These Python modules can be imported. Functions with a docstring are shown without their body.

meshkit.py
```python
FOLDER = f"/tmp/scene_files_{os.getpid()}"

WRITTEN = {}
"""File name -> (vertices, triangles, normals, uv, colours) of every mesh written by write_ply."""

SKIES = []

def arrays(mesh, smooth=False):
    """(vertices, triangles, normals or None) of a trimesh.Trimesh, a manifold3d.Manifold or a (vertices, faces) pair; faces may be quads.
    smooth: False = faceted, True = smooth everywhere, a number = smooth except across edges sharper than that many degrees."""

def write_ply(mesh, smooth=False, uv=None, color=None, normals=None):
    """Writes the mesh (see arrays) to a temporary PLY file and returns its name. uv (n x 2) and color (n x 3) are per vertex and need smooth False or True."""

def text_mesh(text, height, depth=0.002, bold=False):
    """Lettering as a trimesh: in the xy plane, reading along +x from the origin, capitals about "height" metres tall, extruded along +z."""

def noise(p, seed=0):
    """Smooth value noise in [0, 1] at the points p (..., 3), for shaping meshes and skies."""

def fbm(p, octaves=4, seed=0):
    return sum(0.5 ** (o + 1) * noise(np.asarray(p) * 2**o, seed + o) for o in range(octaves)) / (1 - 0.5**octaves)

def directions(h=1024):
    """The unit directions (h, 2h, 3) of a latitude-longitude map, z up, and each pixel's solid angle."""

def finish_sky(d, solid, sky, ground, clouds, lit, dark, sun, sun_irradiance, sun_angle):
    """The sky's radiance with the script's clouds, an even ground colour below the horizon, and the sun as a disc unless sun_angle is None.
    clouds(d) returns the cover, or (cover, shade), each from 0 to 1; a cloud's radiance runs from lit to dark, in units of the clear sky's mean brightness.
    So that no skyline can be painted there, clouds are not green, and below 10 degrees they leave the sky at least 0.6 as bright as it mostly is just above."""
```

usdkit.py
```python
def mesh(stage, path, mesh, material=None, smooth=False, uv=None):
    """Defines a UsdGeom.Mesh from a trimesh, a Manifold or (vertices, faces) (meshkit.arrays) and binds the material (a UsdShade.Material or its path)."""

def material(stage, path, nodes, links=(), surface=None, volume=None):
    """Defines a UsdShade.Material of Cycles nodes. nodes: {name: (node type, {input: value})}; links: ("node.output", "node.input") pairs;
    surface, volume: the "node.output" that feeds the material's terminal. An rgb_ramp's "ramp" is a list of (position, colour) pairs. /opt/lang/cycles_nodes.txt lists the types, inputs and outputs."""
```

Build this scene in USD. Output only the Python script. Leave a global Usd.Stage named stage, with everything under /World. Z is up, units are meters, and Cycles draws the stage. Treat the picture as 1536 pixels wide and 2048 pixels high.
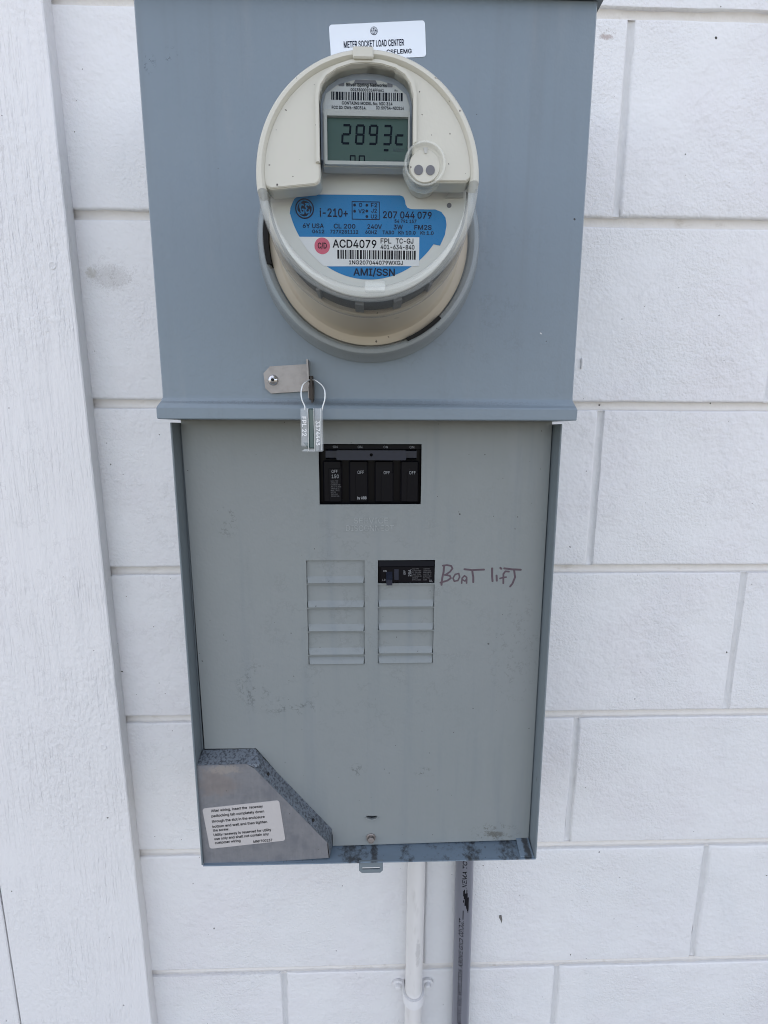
import math, random, re
import numpy as np, trimesh, usdkit, meshkit
from shapely.geometry import Polygon, Point, LineString, box as rect
from shapely.ops import unary_union
from shapely import affinity
from pxr import Usd, UsdGeom, UsdLux, UsdShade, Gf, Sdf

random.seed(7)
rng = np.random.default_rng(7)
stage = Usd.Stage.CreateInMemory()
UsdGeom.SetStageUpAxis(stage, UsdGeom.Tokens.z)
UsdGeom.SetStageMetersPerUnit(stage, 1.0)
UsdGeom.Xform.Define(stage, '/World')
UsdGeom.Scope.Define(stage, '/World/Looks')

# ------------------------------------------------------------------ camera, sky, sun, exposure
CAM_POS = (0.0026, -0.5767, 1.3921)
PITCH, ROLL, YAW = 1.4012, -0.0261, 0.0036          # radians
cam = UsdGeom.Camera.Define(stage, '/World/camera')
def rot():
    c, s = math.cos, math.sin
    X = np.array([[1, 0, 0], [0, c(PITCH), -s(PITCH)], [0, s(PITCH), c(PITCH)]])
    Z = np.array([[c(ROLL), -s(ROLL), 0], [s(ROLL), c(ROLL), 0], [0, 0, 1]])
    W = np.array([[c(YAW), -s(YAW), 0], [s(YAW), c(YAW), 0], [0, 0, 1]])
    return Z @ X @ W
R_ = rot()
mtx = np.eye(4); mtx[:3, :3] = R_.T; mtx[3, :3] = CAM_POS
cam.AddTransformOp().Set(Gf.Matrix4d(*mtx.ravel().tolist()))
cam.CreateHorizontalApertureAttr(36.0); cam.CreateVerticalApertureAttr(48.0)
cam.CreateFocalLengthAttr(36.0 * 949.0 / 1536.0)
cam.CreateClippingRangeAttr(Gf.Vec2f(0.01, 500))
cam.CreateExposureAttr(1.25)

SUN_EL, SUN_AZ = math.radians(46), math.radians(14)   # sun stands behind the wall: this face is in open shade
to_sun = (math.cos(SUN_EL) * math.sin(SUN_AZ), math.cos(SUN_EL) * math.cos(SUN_AZ), math.sin(SUN_EL))
sun = UsdLux.DistantLight.Define(stage, '/World/sun')
sun.CreateIntensityAttr(0.9); sun.CreateAngleAttr(0.53); sun.CreateNormalizeAttr(True)
sun.CreateColorAttr(Gf.Vec3f(1.0, 0.95, 0.88))
sun.AddOrientOp().Set(Gf.Quatf(Gf.Rotation(Gf.Vec3d(0, 0, 1), Gf.Vec3d(*to_sun)).GetQuat()))
sky = UsdLux.DomeLight.Define(stage, '/World/sky')
sky_mat = usdkit.material(stage, '/World/Looks/sky_look', {
    's': ('sky_texture', {'sky_type': 'single_scattering', 'sun_disc': False, 'sun_elevation': SUN_EL, 'sun_rotation': SUN_AZ}),
    'g': ('texture_coordinate', {}),
    'm': ('mapping', {'scale': (1.0, 1.0, 2.2)}),
    'n': ('noise_texture', {'scale': 2.2, 'detail': 7, 'roughness': 0.55}),
    'r': ('map_range', {'range_type': 'smoothstep', 'from_min': 0.34, 'from_max': 0.62, 'to_min': 0.0, 'to_max': 0.78, 'clamp': True}),
    'c': ('mix_color', {'b': (5.9, 5.8, 6.25)}),
    'b': ('background_shader', {'strength': 0.1})},
    [('g.generated', 'm.vector'), ('m.vector', 'n.vector'), ('n.fac', 'r.value'), ('r.result', 'c.fac'), ('s.color', 'c.a'), ('c.result', 'b.color')],
    surface='b.background')
UsdShade.MaterialBindingAPI.Apply(sky.GetPrim()).Bind(sky_mat)
sky.GetPrim().SetCustomDataByKey('kind', 'structure')

# ------------------------------------------------------------------ helpers: millimetres, d = distance in front of the wall
used = {}
def numbered(path):
    n = used.get(path, -1) + 1
    used[path] = n
    return path if n == 0 else '%s_%03d' % (path, n)
def keys(p, label=None, category=None, group=None, kind=None):
    for k, v in (('label', label), ('category', category), ('group', group), ('kind', kind)):
        if v: p.SetCustomDataByKey(k, v)
    return p
def thing(name, label, category, at=(0, 0, 0), group=None, kind=None):
    x = UsdGeom.Xform.Define(stage, numbered('/World/' + name))
    x.AddTranslateOp().Set(Gf.Vec3d(*(np.array([at[0], -at[1], at[2]]) / 1000.0).tolist()))
    keys(x.GetPrim(), label, category, group, kind)
    ORIGIN[str(x.GetPath())] = np.array([at[0], -at[1], at[2]], float)
    return x.GetPrim()
ORIGIN = {}
def forward(m):
    """the display module's drawing, set in its own plane 5.8 mm nearer to the front cover and a little smaller"""
    m = m.copy(); v = np.asarray(m.vertices); m.vertices = np.stack([2.6 + (v[:, 0] - 2.6) * 0.9907, v[:, 1] - 5.8, 1392.1 + (v[:, 2] - 1392.1) * 0.9907], 1); return m
def obj(name, mesh, mat, parent=None, smooth=False, label=None, kind=None):
    """mesh: trimesh in millimetres (x right, y into the wall, z up), placed in the world."""
    base = str(parent.GetPath()) if parent is not None else '/World'
    if isinstance(mesh, (list, tuple)):
        mesh = trimesh.util.concatenate(list(mesh))
    if name == 'display_module' or base.endswith('display_module'): mesh = forward(mesh)
    root = '/'.join(base.split('/')[:3])
    v = (np.asarray(mesh.vertices) - ORIGIN.get(root, np.zeros(3))) / 1000.0
    m = trimesh.Trimesh(v, mesh.faces, process=False)
    if smooth:
        m.merge_vertices()
    g = usdkit.mesh(stage, numbered(base + '/' + name), m, mat, smooth=smooth)
    keys(g.GetPrim(), label=label, kind=kind)
    return g.GetPrim()
UP = np.array([[1, 0, 0], [0, 0, -1], [0, 1, 0]], float)
def stand(m, d0=0.0, cx=0.0, cz=0.0):
    """a mesh modelled in the xy plane, rising along +z, set upright on the plane d = d0 facing the viewer"""
    m = m.copy(); m.vertices = np.asarray(m.vertices) @ UP.T + np.array([cx, -d0, cz]); return m
def ext(poly, d0, d1):
    out = [trimesh.creation.extrude_polygon(g, abs(d1 - d0), engine='earcut') for g in getattr(poly, 'geoms', [poly]) if g.area > 1e-6]
    return stand(trimesh.util.concatenate(out), min(d0, d1))
def P(*pts): return Polygon(pts)
def rrect(x0, x1, z0, z1, r): return rect(x0 + r, z0 + r, x1 - r, z1 - r).buffer(r, quad_segs=6)
def cbox(x0, x1, d0, d1, z0, z1, c=0.4):
    pts = []
    for x, sx in ((x0, 1), (x1, -1)):
        for d, sd in ((d0, 1), (d1, -1)):
            for z, sz in ((z0, 1), (z1, -1)):
                pts += [(x + sx * c, -(d + sd * c), z), (x + sx * c, -d, z + sz * c), (x, -(d + sd * c), z + sz * c)]
    return trimesh.convex.convex_hull(np.array(pts))
def hull(pts): return trimesh.convex.convex_hull(np.array([(x, -d, z) for x, d, z in pts]))
def turn(profile, cx, cz, a0=0, a1=360, n=96):
    """closed section (radius, d) swept about an axis normal to the wall; full turn or an arc (ends capped by fans)"""
    pr = np.array(profile, float); k = len(pr); full = abs(a1 - a0) >= 359.9
    ang = np.radians(np.linspace(a0, a1, n + 1)); ang = ang[:-1] if full else ang
    v = np.concatenate([np.stack([cx + pr[:, 0] * math.cos(a), -pr[:, 1], cz + pr[:, 0] * math.sin(a)], 1) for a in ang])
    f, m = [], len(ang)
    for i in range(m if full else m - 1):
        j = (i + 1) % m
        for q in range(k):
            w = (q + 1) % k
            f += [(i * k + q, i * k + w, j * k + w), (i * k + q, j * k + w, j * k + q)]
    if not full:
        tris = trimesh.creation.triangulate_polygon(Polygon(pr), engine='earcut')
        for base, flip in ((0, 1), ((m - 1) * k, 0)):
            for t in tris[1]:
                idx = [base + int(np.argmin(np.abs(pr - tris[0][q]).sum(1))) for q in t]
                f.append(idx[::-1] if flip else idx)
    t = trimesh.Trimesh(v, f, process=False); trimesh.repair.fix_normals(t); return t
def tube(pts, r, n=12):
    pts = np.array([(x, -d, z) for x, d, z in pts], float)
    tan = np.gradient(pts, axis=0); tan /= np.linalg.norm(tan, axis=1)[:, None]
    u = np.cross(tan[0], [0.3, 0.5, 0.81]); u /= np.linalg.norm(u)
    rr = np.broadcast_to(r, len(pts)); v, f = [], []
    for i in range(len(pts)):
        u = u - tan[i] * (u @ tan[i]); u /= np.linalg.norm(u); w = np.cross(tan[i], u)
        for k in range(n):
            a = 2 * math.pi * k / n; v.append(pts[i] + rr[i] * (u * math.cos(a) + w * math.sin(a)))
    for i in range(len(pts) - 1):
        for k in range(n):
            a, b = i * n + k, i * n + (k + 1) % n
            f += [(a, b, b + n), (a, b + n, a + n)]
    v += [pts[0], pts[-1]]; e = len(v)
    for k in range(n):
        f += [(e - 2, (k + 1) % n, k), (e - 1, (len(pts) - 1) * n + k, (len(pts) - 1) * n + (k + 1) % n)]
    t = trimesh.Trimesh(np.array(v), f, process=False); trimesh.repair.fix_normals(t); return t
def disc(cx, cz, r, d0, d1, n=8): return ext(Point(cx, cz).buffer(r, quad_segs=n), d0, d1)
tcache = {}
def text(s, x0, x1, z, h, d, bold=False, turn_deg=0, th=0.12, shear=0.0):
    """print lying on the plane d: from x0 to x1 along the reading direction, capitals h high, rotated by turn_deg about (x0, z)"""
    if (s, bold) not in tcache: tcache[(s, bold)] = meshkit.text_mesh(s, 1.0, 1.0, bold)
    m = tcache[(s, bold)].copy(); v = np.asarray(m.vertices).copy()
    v[:, 0] -= v[:, 0].min(); w = v[:, 0].max()
    v[:, 0] = v[:, 0] * ((x1 - x0) / w) + v[:, 1] * h * shear; v[:, 1] *= h; v[:, 2] *= th
    a = math.radians(turn_deg); x, y = v[:, 0].copy(), v[:, 1].copy()
    v[:, 0] = x * math.cos(a) - y * math.sin(a); v[:, 1] = x * math.sin(a) + y * math.cos(a)
    m.vertices = v
    return stand(m, d, x0, z)
def stroke(pts, w): return LineString(pts).buffer(w / 2, quad_segs=4)

# ------------------------------------------------------------------ materials
def mk(name, col, rough=0.5, metallic=0.0, bumps=(), layers=(), spec=0.5, coat=0.0, clear=0.0, tint=(1, 1, 1)):
    """bumps: (kind, scale xyz per metre, detail, depth in metres, mask scale or 0); layers: ('speck', per metre, radius, share, colour) /
    ('blotch', scale xyz, lo, hi, strength, colour) / ('spot', x mm, z mm, rx mm, rz mm, noise scale, strength, colour)"""
    N = {'g': ('geometry', {}), 'sx': ('separate_xyz', {}), 'pl': ('combine_xyz', {}), 'pk': ('combine_xyz', {}), 'xy': ('math', {'math_type': 'subtract'}), 'p': ('principled_bsdf', {'roughness': rough, 'metallic': metallic, 'specular_ior_level': spec, 'coat_weight': coat})}
    L = [('g.position', 'sx.vector'), ('sx.x', 'xy.value1'), ('sx.y', 'xy.value2'), ('xy.value', 'pk.x'), ('sx.z', 'pk.y'), ('sx.x', 'pl.x'), ('sx.z', 'pl.y')]
    N['base'] = ('color', {'value': col}); cur = 'base.color'
    for i, l in enumerate(layers):
        k = 'l%d' % i
        if l[0] == 'speck':
            _, sc, r, share, c = l
            N[k + 'n'] = ('noise_texture', {'scale': sc * 1.7, 'detail': 1})
            N[k + 'nv'] = ('vector_math', {'math_type': 'multiply_add', 'vector2': (0.35 / sc,) * 3})
            N[k + 'v'] = ('voronoi_texture', {'dimensions': '2D', 'feature': 'f1', 'scale': sc})
            N[k + 's'] = ('separate_color', {})
            N[k + 'a'] = ('math', {'math_type': 'less_than', 'value2': share})
            N[k + 'm'] = ('math', {'math_type': 'multiply', 'value2': r})
            N[k + 'c'] = ('math', {'math_type': 'less_than'})
            N[k + 'f'] = ('math', {'math_type': 'multiply'})
            L += [('pk.vector', k + 'n.vector'), (k + 'n.color', k + 'nv.vector1'), ('pk.vector', k + 'nv.vector3'), (k + 'nv.vector', k + 'v.vector'),
                  (k + 'v.color', k + 's.color'), (k + 's.r', k + 'a.value1'), (k + 's.g', k + 'm.value1'),
                  (k + 'v.distance', k + 'c.value1'), (k + 'm.value', k + 'c.value2'), (k + 'c.value', k + 'f.value1'), (k + 'a.value', k + 'f.value2')]
            fac = k + 'f.value'
        elif l[0] == 'blotch':
            _, sc, lo, hi, st, c = l
            N[k + 'v'] = ('mapping', {'scale': sc}); N[k + 'n'] = ('noise_texture', {'scale': 1.0, 'detail': 6, 'roughness': 0.62})
            N[k + 'f'] = ('map_range', {'range_type': 'smoothstep', 'from_min': lo, 'from_max': hi, 'to_min': 0.0, 'to_max': st, 'clamp': True})
            L += [('g.position', k + 'v.vector'), (k + 'v.vector', k + 'n.vector'), (k + 'n.fac', k + 'f.value')]
            fac = k + 'f.result'
        elif l[0] == 'wisp':
            _, x, z, rx, rz, sc, st, c = l
            N[k + 'v'] = ('mapping', {'location': (-x / rx, -z / rz, 0), 'scale': (1000.0 / rx, 1000.0 / rz, 0)})
            N[k + 'd'] = ('vector_math', {'math_type': 'length'})
            N[k + 'r'] = ('map_range', {'range_type': 'smoothstep', 'from_min': 1.0, 'from_max': 0.3, 'to_min': 0.0, 'to_max': 1.0, 'clamp': True})
            N[k + 'n'] = ('noise_texture', {'scale': sc, 'detail': 5, 'roughness': 0.65})
            N[k + 's'] = ('math', {'math_type': 'subtract', 'value2': 0.5}); N[k + 'b'] = ('math', {'math_type': 'absolute'})
            N[k + 'q'] = ('map_range', {'range_type': 'smoothstep', 'from_min': 0.03, 'from_max': 0.006, 'to_min': 0.0, 'to_max': st, 'clamp': True})
            N[k + 'n2'] = ('noise_texture', {'scale': sc * 0.8, 'detail': 2, 'w': 3.0, 'dimensions': '4D'})
            N[k + 'q2'] = ('map_range', {'range_type': 'smoothstep', 'from_min': 0.48, 'from_max': 0.6, 'to_min': 0.0, 'to_max': 1.0, 'clamp': True})
            N[k + 'm'] = ('math', {'math_type': 'multiply'}); N[k + 'f'] = ('math', {'math_type': 'multiply'})
            L += [('pl.vector', k + 'v.vector'), (k + 'v.vector', k + 'd.vector1'), (k + 'd.value', k + 'r.value'), ('g.position', k + 'n.vector'), ('g.position', k + 'n2.vector'), (k + 'n.fac', k + 's.value1'), (k + 's.value', k + 'b.value1'),
                  (k + 'b.value', k + 'q.value'), (k + 'n2.fac', k + 'q2.value'), (k + 'r.result', k + 'm.value1'), (k + 'q.result', k + 'm.value2'), (k + 'm.value', k + 'f.value1'), (k + 'q2.result', k + 'f.value2')]
            fac = k + 'f.value'
        else:
            _, x, z, rx, rz, sc, st, c = l[:8]; cov = l[8] if len(l) > 8 else 0.62
            N[k + 'v'] = ('mapping', {'location': (-x / rx, -z / rz, 0), 'scale': (1000.0 / rx, 1000.0 / rz, 0)})
            N[k + 'd'] = ('vector_math', {'math_type': 'length'})
            N[k + 'r'] = ('map_range', {'range_type': 'smoothstep', 'from_min': 1.0, 'from_max': 0.1, 'to_min': 0.0, 'to_max': cov, 'clamp': True})
            N[k + 'n'] = ('noise_texture', {'scale': sc, 'detail': 6, 'roughness': 0.7})
            N[k + 'a'] = ('math', {'math_type': 'add'})
            N[k + 'f'] = ('map_range', {'range_type': 'smoothstep', 'from_min': 0.82, 'from_max': 1.12, 'to_min': 0.0, 'to_max': st, 'clamp': True})
            L += [('pl.vector', k + 'v.vector'), (k + 'v.vector', k + 'd.vector1'), (k + 'd.value', k + 'r.value'), ('g.position', k + 'n.vector'),
                  (k + 'r.result', k + 'a.value1'), (k + 'n.fac', k + 'a.value2'), (k + 'a.value', k + 'f.value')]
            fac = k + 'f.result'
        N[k + 'x'] = ('mix_color', {'b': c}); L += [(fac, k + 'x.fac'), (cur, k + 'x.a')]; cur = k + 'x.result'
    L.append((cur, 'p.base_color'))
    prev = None
    for i, (kind, sc, det, dep, mask) in enumerate(bumps):
        k = 'b%d' % i
        N[k + 'v'] = ('mapping', {'scale': sc})
        L.append(('g.position', k + 'v.vector'))
        if kind == 'noise':
            N[k + 'n'] = ('noise_texture', {'scale': 1.0, 'detail': det, 'roughness': 0.55}); h = k + 'n.fac'
        elif kind == 'ridge':
            N[k + 'n'] = ('noise_texture', {'scale': 1.0, 'detail': det, 'roughness': 0.5, 'distortion': 0.6}); h = k + 'q.result'
            N[k + 'q'] = ('map_range', {'range_type': 'smoothstep', 'from_min': 0.46, 'from_max': 0.54, 'to_min': 0.0, 'to_max': 1.0, 'clamp': True}); L.append((k + 'n.fac', k + 'q.value'))
        L.append((k + 'v.vector', k + 'n.vector'))
        if mask:
            N[k + 'mn'] = ('noise_texture', {'scale': mask, 'detail': 3}); L.append(('g.position', k + 'mn.vector'))
            N[k + 'mr'] = ('map_range', {'range_type': 'smoothstep', 'from_min': 0.38, 'from_max': 0.66, 'to_min': 0.1, 'to_max': 1.0, 'clamp': True}); L.append((k + 'mn.fac', k + 'mr.value'))
            N[k + 'mm'] = ('math', {'math_type': 'multiply'}); L += [(h, k + 'mm.value1'), (k + 'mr.result', k + 'mm.value2')]; h = k + 'mm.value'
        N[k + 'b'] = ('bump', {'distance': dep, 'strength': 1.0}); L.append((h, k + 'b.height'))
        if prev: L.append((prev, k + 'b.normal'))
        prev = k + 'b.normal'
    if prev: L.append((prev, 'p.normal'))
    out = 'p.BSDF'
    if clear:
        N['t'] = ('transparent_bsdf', {'color': tint}); N['mx'] = ('mix_closure', {'fac': 1 - clear})
        L += [('t.BSDF', 'mx.closure1'), ('p.BSDF', 'mx.closure2')]; out = 'mx.closure'
    return usdkit.material(stage, '/World/Looks/' + name, N, L, surface=out)
def pane(name, tint=(0.97, 0.98, 0.98), rough=0.03, ior=1.45):
    return usdkit.material(stage, '/World/Looks/' + name, {'f': ('fresnel', {'IOR': ior}), 't': ('transparent_bsdf', {'color': tint}), 'g': ('glossy_bsdf', {'roughness': rough, 'color': (1, 1, 1)}), 'm': ('mix_closure', {})},
                           [('f.fac', 'm.fac'), ('t.BSDF', 'm.closure1'), ('g.BSDF', 'm.closure2')], surface='m.closure')

DIRT = (0.05, 0.045, 0.04)
M = {}
ORANGE = [('noise', (80, 80, 80), 3, 0.0022, 6.0), ('noise', (330, 330, 330), 3, 0.0014, 7.0), ('noise', (150, 150, 150), 1, 0.0008, 0), ('noise', (9, 9, 9), 2, 0.005, 0)]
M['block'] = mk('block_paint', (0.79, 0.79, 0.785), 0.55, bumps=ORANGE, layers=[
    ('blotch', (6, 6, 6), 0.42, 0.68, 0.6, (0.745, 0.725, 0.735)), ('blotch', (11, 11, 5), 0.5, 0.75, 0.5, (0.72, 0.735, 0.74)), ('speck', 26, 0.030, 0.10, DIRT), ('speck', 60, 0.045, 0.045, (0.18, 0.17, 0.16)),
    ('wisp', -285, 1560, 50, 34, 150, 0.45, (0.35, 0.33, 0.31)), ('spot', -290, 1561, 52, 30, 620, 0.35, (0.36, 0.34, 0.32)), ('spot', 252, 1806, 17, 6, 420, 0.75, (0.40, 0.31, 0.28)), ('wisp', 252, 1811, 16, 12, 200, 0.7, (0.36, 0.31, 0.28)),
    ('spot', -311, 1565, 14, 14, 300, 0.5, (0.4, 0.37, 0.3)), ('wisp', 300, 1400, 400, 500, 26, 0.12, (0.45, 0.44, 0.44)), ('wisp', -270, 1100, 70, 600, 40, 0.14, (0.42, 0.41, 0.41))])
M['head_joint'] = mk('head_joint_paint', (0.745, 0.745, 0.742), 0.6, bumps=[('noise', (120, 120, 120), 4, 0.0012, 0)], layers=[('blotch', (40, 40, 25), 0.55, 0.75, 0.35, (0.58, 0.56, 0.54))])
M['mortar'] = mk('mortar_paint', (0.77, 0.742, 0.70), 0.6, bumps=[('noise', (120, 120, 120), 4, 0.0012, 0)], layers=[('blotch', (30, 30, 60), 0.56, 0.72, 0.55, (0.5, 0.45, 0.38)), ('speck', 60, 0.07, 0.07, DIRT)])  # tan base carries warm light bounced from the ground; blotches are soiling
M['trim'] = mk('trim_board_paint', (0.80, 0.795, 0.79), 0.5, bumps=[('ridge', (240, 240, 12), 2, 0.00034, 9.0), ('noise', (400, 400, 75), 3, 0.0012, 5.0), ('noise', (60, 60, 6), 2, 0.0022, 0), ('noise', (210, 210, 150), 3, 0.0018, 4.0)],
              layers=[('speck', 30, 0.03, 0.10, DIRT), ('blotch', (5, 5, 2), 0.5, 0.75, 0.5, (0.745, 0.73, 0.74)), ('wisp', -420, 1200, 120, 700, 60, 0.2, (0.45, 0.44, 0.44))])
GRAY = (0.190, 0.236, 0.272)
RUNS = [('blotch', (48, 48, 2.6), 0.5, 0.72, 0.35, (0.165, 0.195, 0.215)), ('blotch', (30, 30, 5), 0.56, 0.76, 0.35, (0.27, 0.29, 0.30))]
PEEL = [('noise', (260, 260, 260), 2, 0.00022, 0), ('noise', (14, 14, 14), 2, 0.0012, 0)]
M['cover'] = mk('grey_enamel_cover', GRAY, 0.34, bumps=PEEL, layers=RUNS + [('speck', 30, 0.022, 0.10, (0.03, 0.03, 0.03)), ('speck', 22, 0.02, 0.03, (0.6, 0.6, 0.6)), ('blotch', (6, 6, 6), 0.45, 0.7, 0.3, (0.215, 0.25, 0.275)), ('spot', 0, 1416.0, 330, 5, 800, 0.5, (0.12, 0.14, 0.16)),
    ('wisp', -171, 1673, 8, 10, 230, 0.9, (0.07, 0.09, 0.12)), ('wisp', -153, 1678, 10, 8, 190, 0.9, (0.07, 0.09, 0.12)), ('wisp', 60, 1500, 150, 120, 60, 0.3, (0.15, 0.18, 0.2))])
M['panel'] = mk('grey_enamel_panel', (0.232, 0.255, 0.253), 0.33, bumps=PEEL, layers=RUNS + [
    ('speck', 40, 0.035, 0.14, (0.03, 0.03, 0.03)), ('speck', 85, 0.05, 0.06, (0.06, 0.06, 0.06)), ('blotch', (5, 5, 5), 0.45, 0.7, 0.35, (0.245, 0.262, 0.265)),
    ('wisp', -118, 1128, 26, 36, 110, 0.7, (0.09, 0.10, 0.10)), ('wisp', -82, 1107, 44, 14, 120, 0.7, (0.09, 0.10, 0.10)), ('wisp', 140, 950, 36, 16, 260, 0.9, (0.06, 0.055, 0.045)), ('spot', 140, 948, 26, 8, 420, 0.8, (0.10, 0.10, 0.085)),
    ('wisp', -14, 1031, 14, 10, 220, 0.8, (0.07, 0.07, 0.07)), ('wisp', 60, 1027, 14, 8, 220, 0.8, (0.07, 0.07, 0.07)), ('wisp', -140, 1305, 16, 22, 130, 0.7, (0.1, 0.11, 0.11)), ('wisp', 150, 1170, 40, 90, 150, 0.4, (0.12, 0.12, 0.12)), ('wisp', 0, 1200, 180, 200, 50, 0.22, (0.14, 0.15, 0.15))])
FD = (0.03, 0.03, 0.03)
M['flange'] = mk('grey_enamel_flange', (0.165, 0.22, 0.27), 0.42, bumps=PEEL, layers=[('spot', x, 936, rx, 40, 170, 0.9, FD, cv) for x, rx, cv in ((-18, 36, .5), (5, 9, .6), (40, 20, .44), (112, 24, .5), (152, 26, .48), (173, 9, .6), (90, 90, .34))] +
    [('blotch', (260, 260, 260), 0.64, 0.70, 0.8, FD), ('blotch', (9, 40, 9), 0.5, 0.8, 0.4, (0.1, 0.12, 0.13))])
M['panel_lit'] = mk('lit_raised_enamel', (0.315, 0.34, 0.34), 0.45, bumps=PEEL, layers=[('blotch', (160, 160, 160), 0.45, 0.6, 0.7, (0.24, 0.26, 0.255))])  # panel enamel lightened: light caught by the raised letters, put into the colour
M['side'] = mk('grey_enamel_shaded_side', (0.165, 0.198, 0.215), 0.45, bumps=PEEL, layers=[('blotch', (120, 120, 40), 0.66, 0.74, 0.8, (0.04, 0.04, 0.04)), ('blotch', (20, 20, 5), 0.5, 0.7, 0.4, (0.19, 0.22, 0.23))])  # enamel base darkened, the shade on the box sides put into the colour
M['galv'] = mk('galvanised_steel', (0.27, 0.275, 0.29), 0.40, metallic=0.6, bumps=[('noise', (40, 40, 40), 2, 0.0008, 0)], layers=[('blotch', (45, 45, 45), 0.38, 0.66, 0.7, (0.19, 0.20, 0.225)), ('blotch', (300, 40, 40), 0.45, 0.7, 0.3, (0.33, 0.33, 0.34)), ('spot', -160, 1030, 52, 40, 60, 0.35, (0.32, 0.255, 0.21)), ('spot', -150, 1045, 40, 12, 260, 0.6, (0.42, 0.38, 0.34)), ('blotch', (260, 260, 260), 0.5, 0.7, 0.25, (0.2, 0.2, 0.2)), ('speck', 120, 0.07, 0.10, (0.1, 0.1, 0.1))])
M['galv_dark'] = mk('dirty_galvanised_steel', (0.19, 0.22, 0.25), 0.5, metallic=0.3, layers=[('blotch', (420, 420, 420), 0.44, 0.62, 0.85, (0.055, 0.06, 0.07)), ('blotch', (50, 50, 50), 0.5, 0.7, 0.55, (0.09, 0.105, 0.115))])
M['steel'] = mk('brushed_steel', (0.34, 0.315, 0.295), 0.42, metallic=0.75, bumps=[('noise', (500, 500, 500), 2, 0.0001, 0)], layers=[('blotch', (120, 120, 120), 0.4, 0.7, 0.5, (0.24, 0.22, 0.205))])
M['barrel'] = mk('dark_lock_barrel', (0.05, 0.042, 0.036), 0.35, metallic=0.6)
M['chrome'] = mk('polished_steel', (0.75, 0.76, 0.78), 0.14, metallic=1.0)
M['bolt'] = mk('weathered_bolt_steel', (0.30, 0.27, 0.25), 0.45, metallic=0.6, layers=[('blotch', (300, 300, 300), 0.45, 0.65, 0.7, (0.10, 0.09, 0.08))])
M['wire'] = mk('tinned_wire', (0.72, 0.74, 0.74), 0.3, metallic=0.7)
CREAM = (0.60, 0.585, 0.50)
M['cream'] = mk('cream_plastic', CREAM, 0.42, bumps=[('noise', (500, 500, 500), 2, 0.00008, 0)], layers=[('speck', 110, 0.055, 0.09, (0.08, 0.07, 0.06)), ('speck', 300, 0.16, 0.05, (0.2, 0.18, 0.15))])
M['cream_body'] = mk('cream_base_plastic', (0.51, 0.46, 0.365), 0.38, layers=[('speck', 90, 0.08, 0.12, (0.05, 0.04, 0.03)), ('blotch', (60, 30, 60), 0.6, 0.75, 0.4, (0.5, 0.38, 0.28))])  # base colour lowered to paint in the shade beneath the cover
M['plate'] = mk('pale_faceplate', (0.66, 0.655, 0.60), 0.5)
M['surround'] = mk('blue_grey_window_surround', (0.30, 0.33, 0.37), 0.4)
M['module'] = mk('display_module', (0.50, 0.50, 0.46), 0.5)
M['rim_clear'] = mk('clear_rim_plastic', (0.60, 0.61, 0.56), 0.10, clear=0.78, coat=0.6)
M['port_clear'] = mk('clear_port_plastic', (0.60, 0.60, 0.53), 0.1, clear=0.74, coat=0.8)
M['ring_clear'] = mk('clouded_ring_plastic', (0.27, 0.295, 0.295), 0.16, clear=0.5, coat=0.5, layers=[('speck', 90, 0.06, 0.12, (0.05, 0.04, 0.03))])
M['pane'] = pane('clear_cover', rough=0.02, ior=1.18)
M['side_pane'] = mk('smoked_cover_side', (0.16, 0.16, 0.15), 0.08, clear=0.80, coat=0.6)
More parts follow.
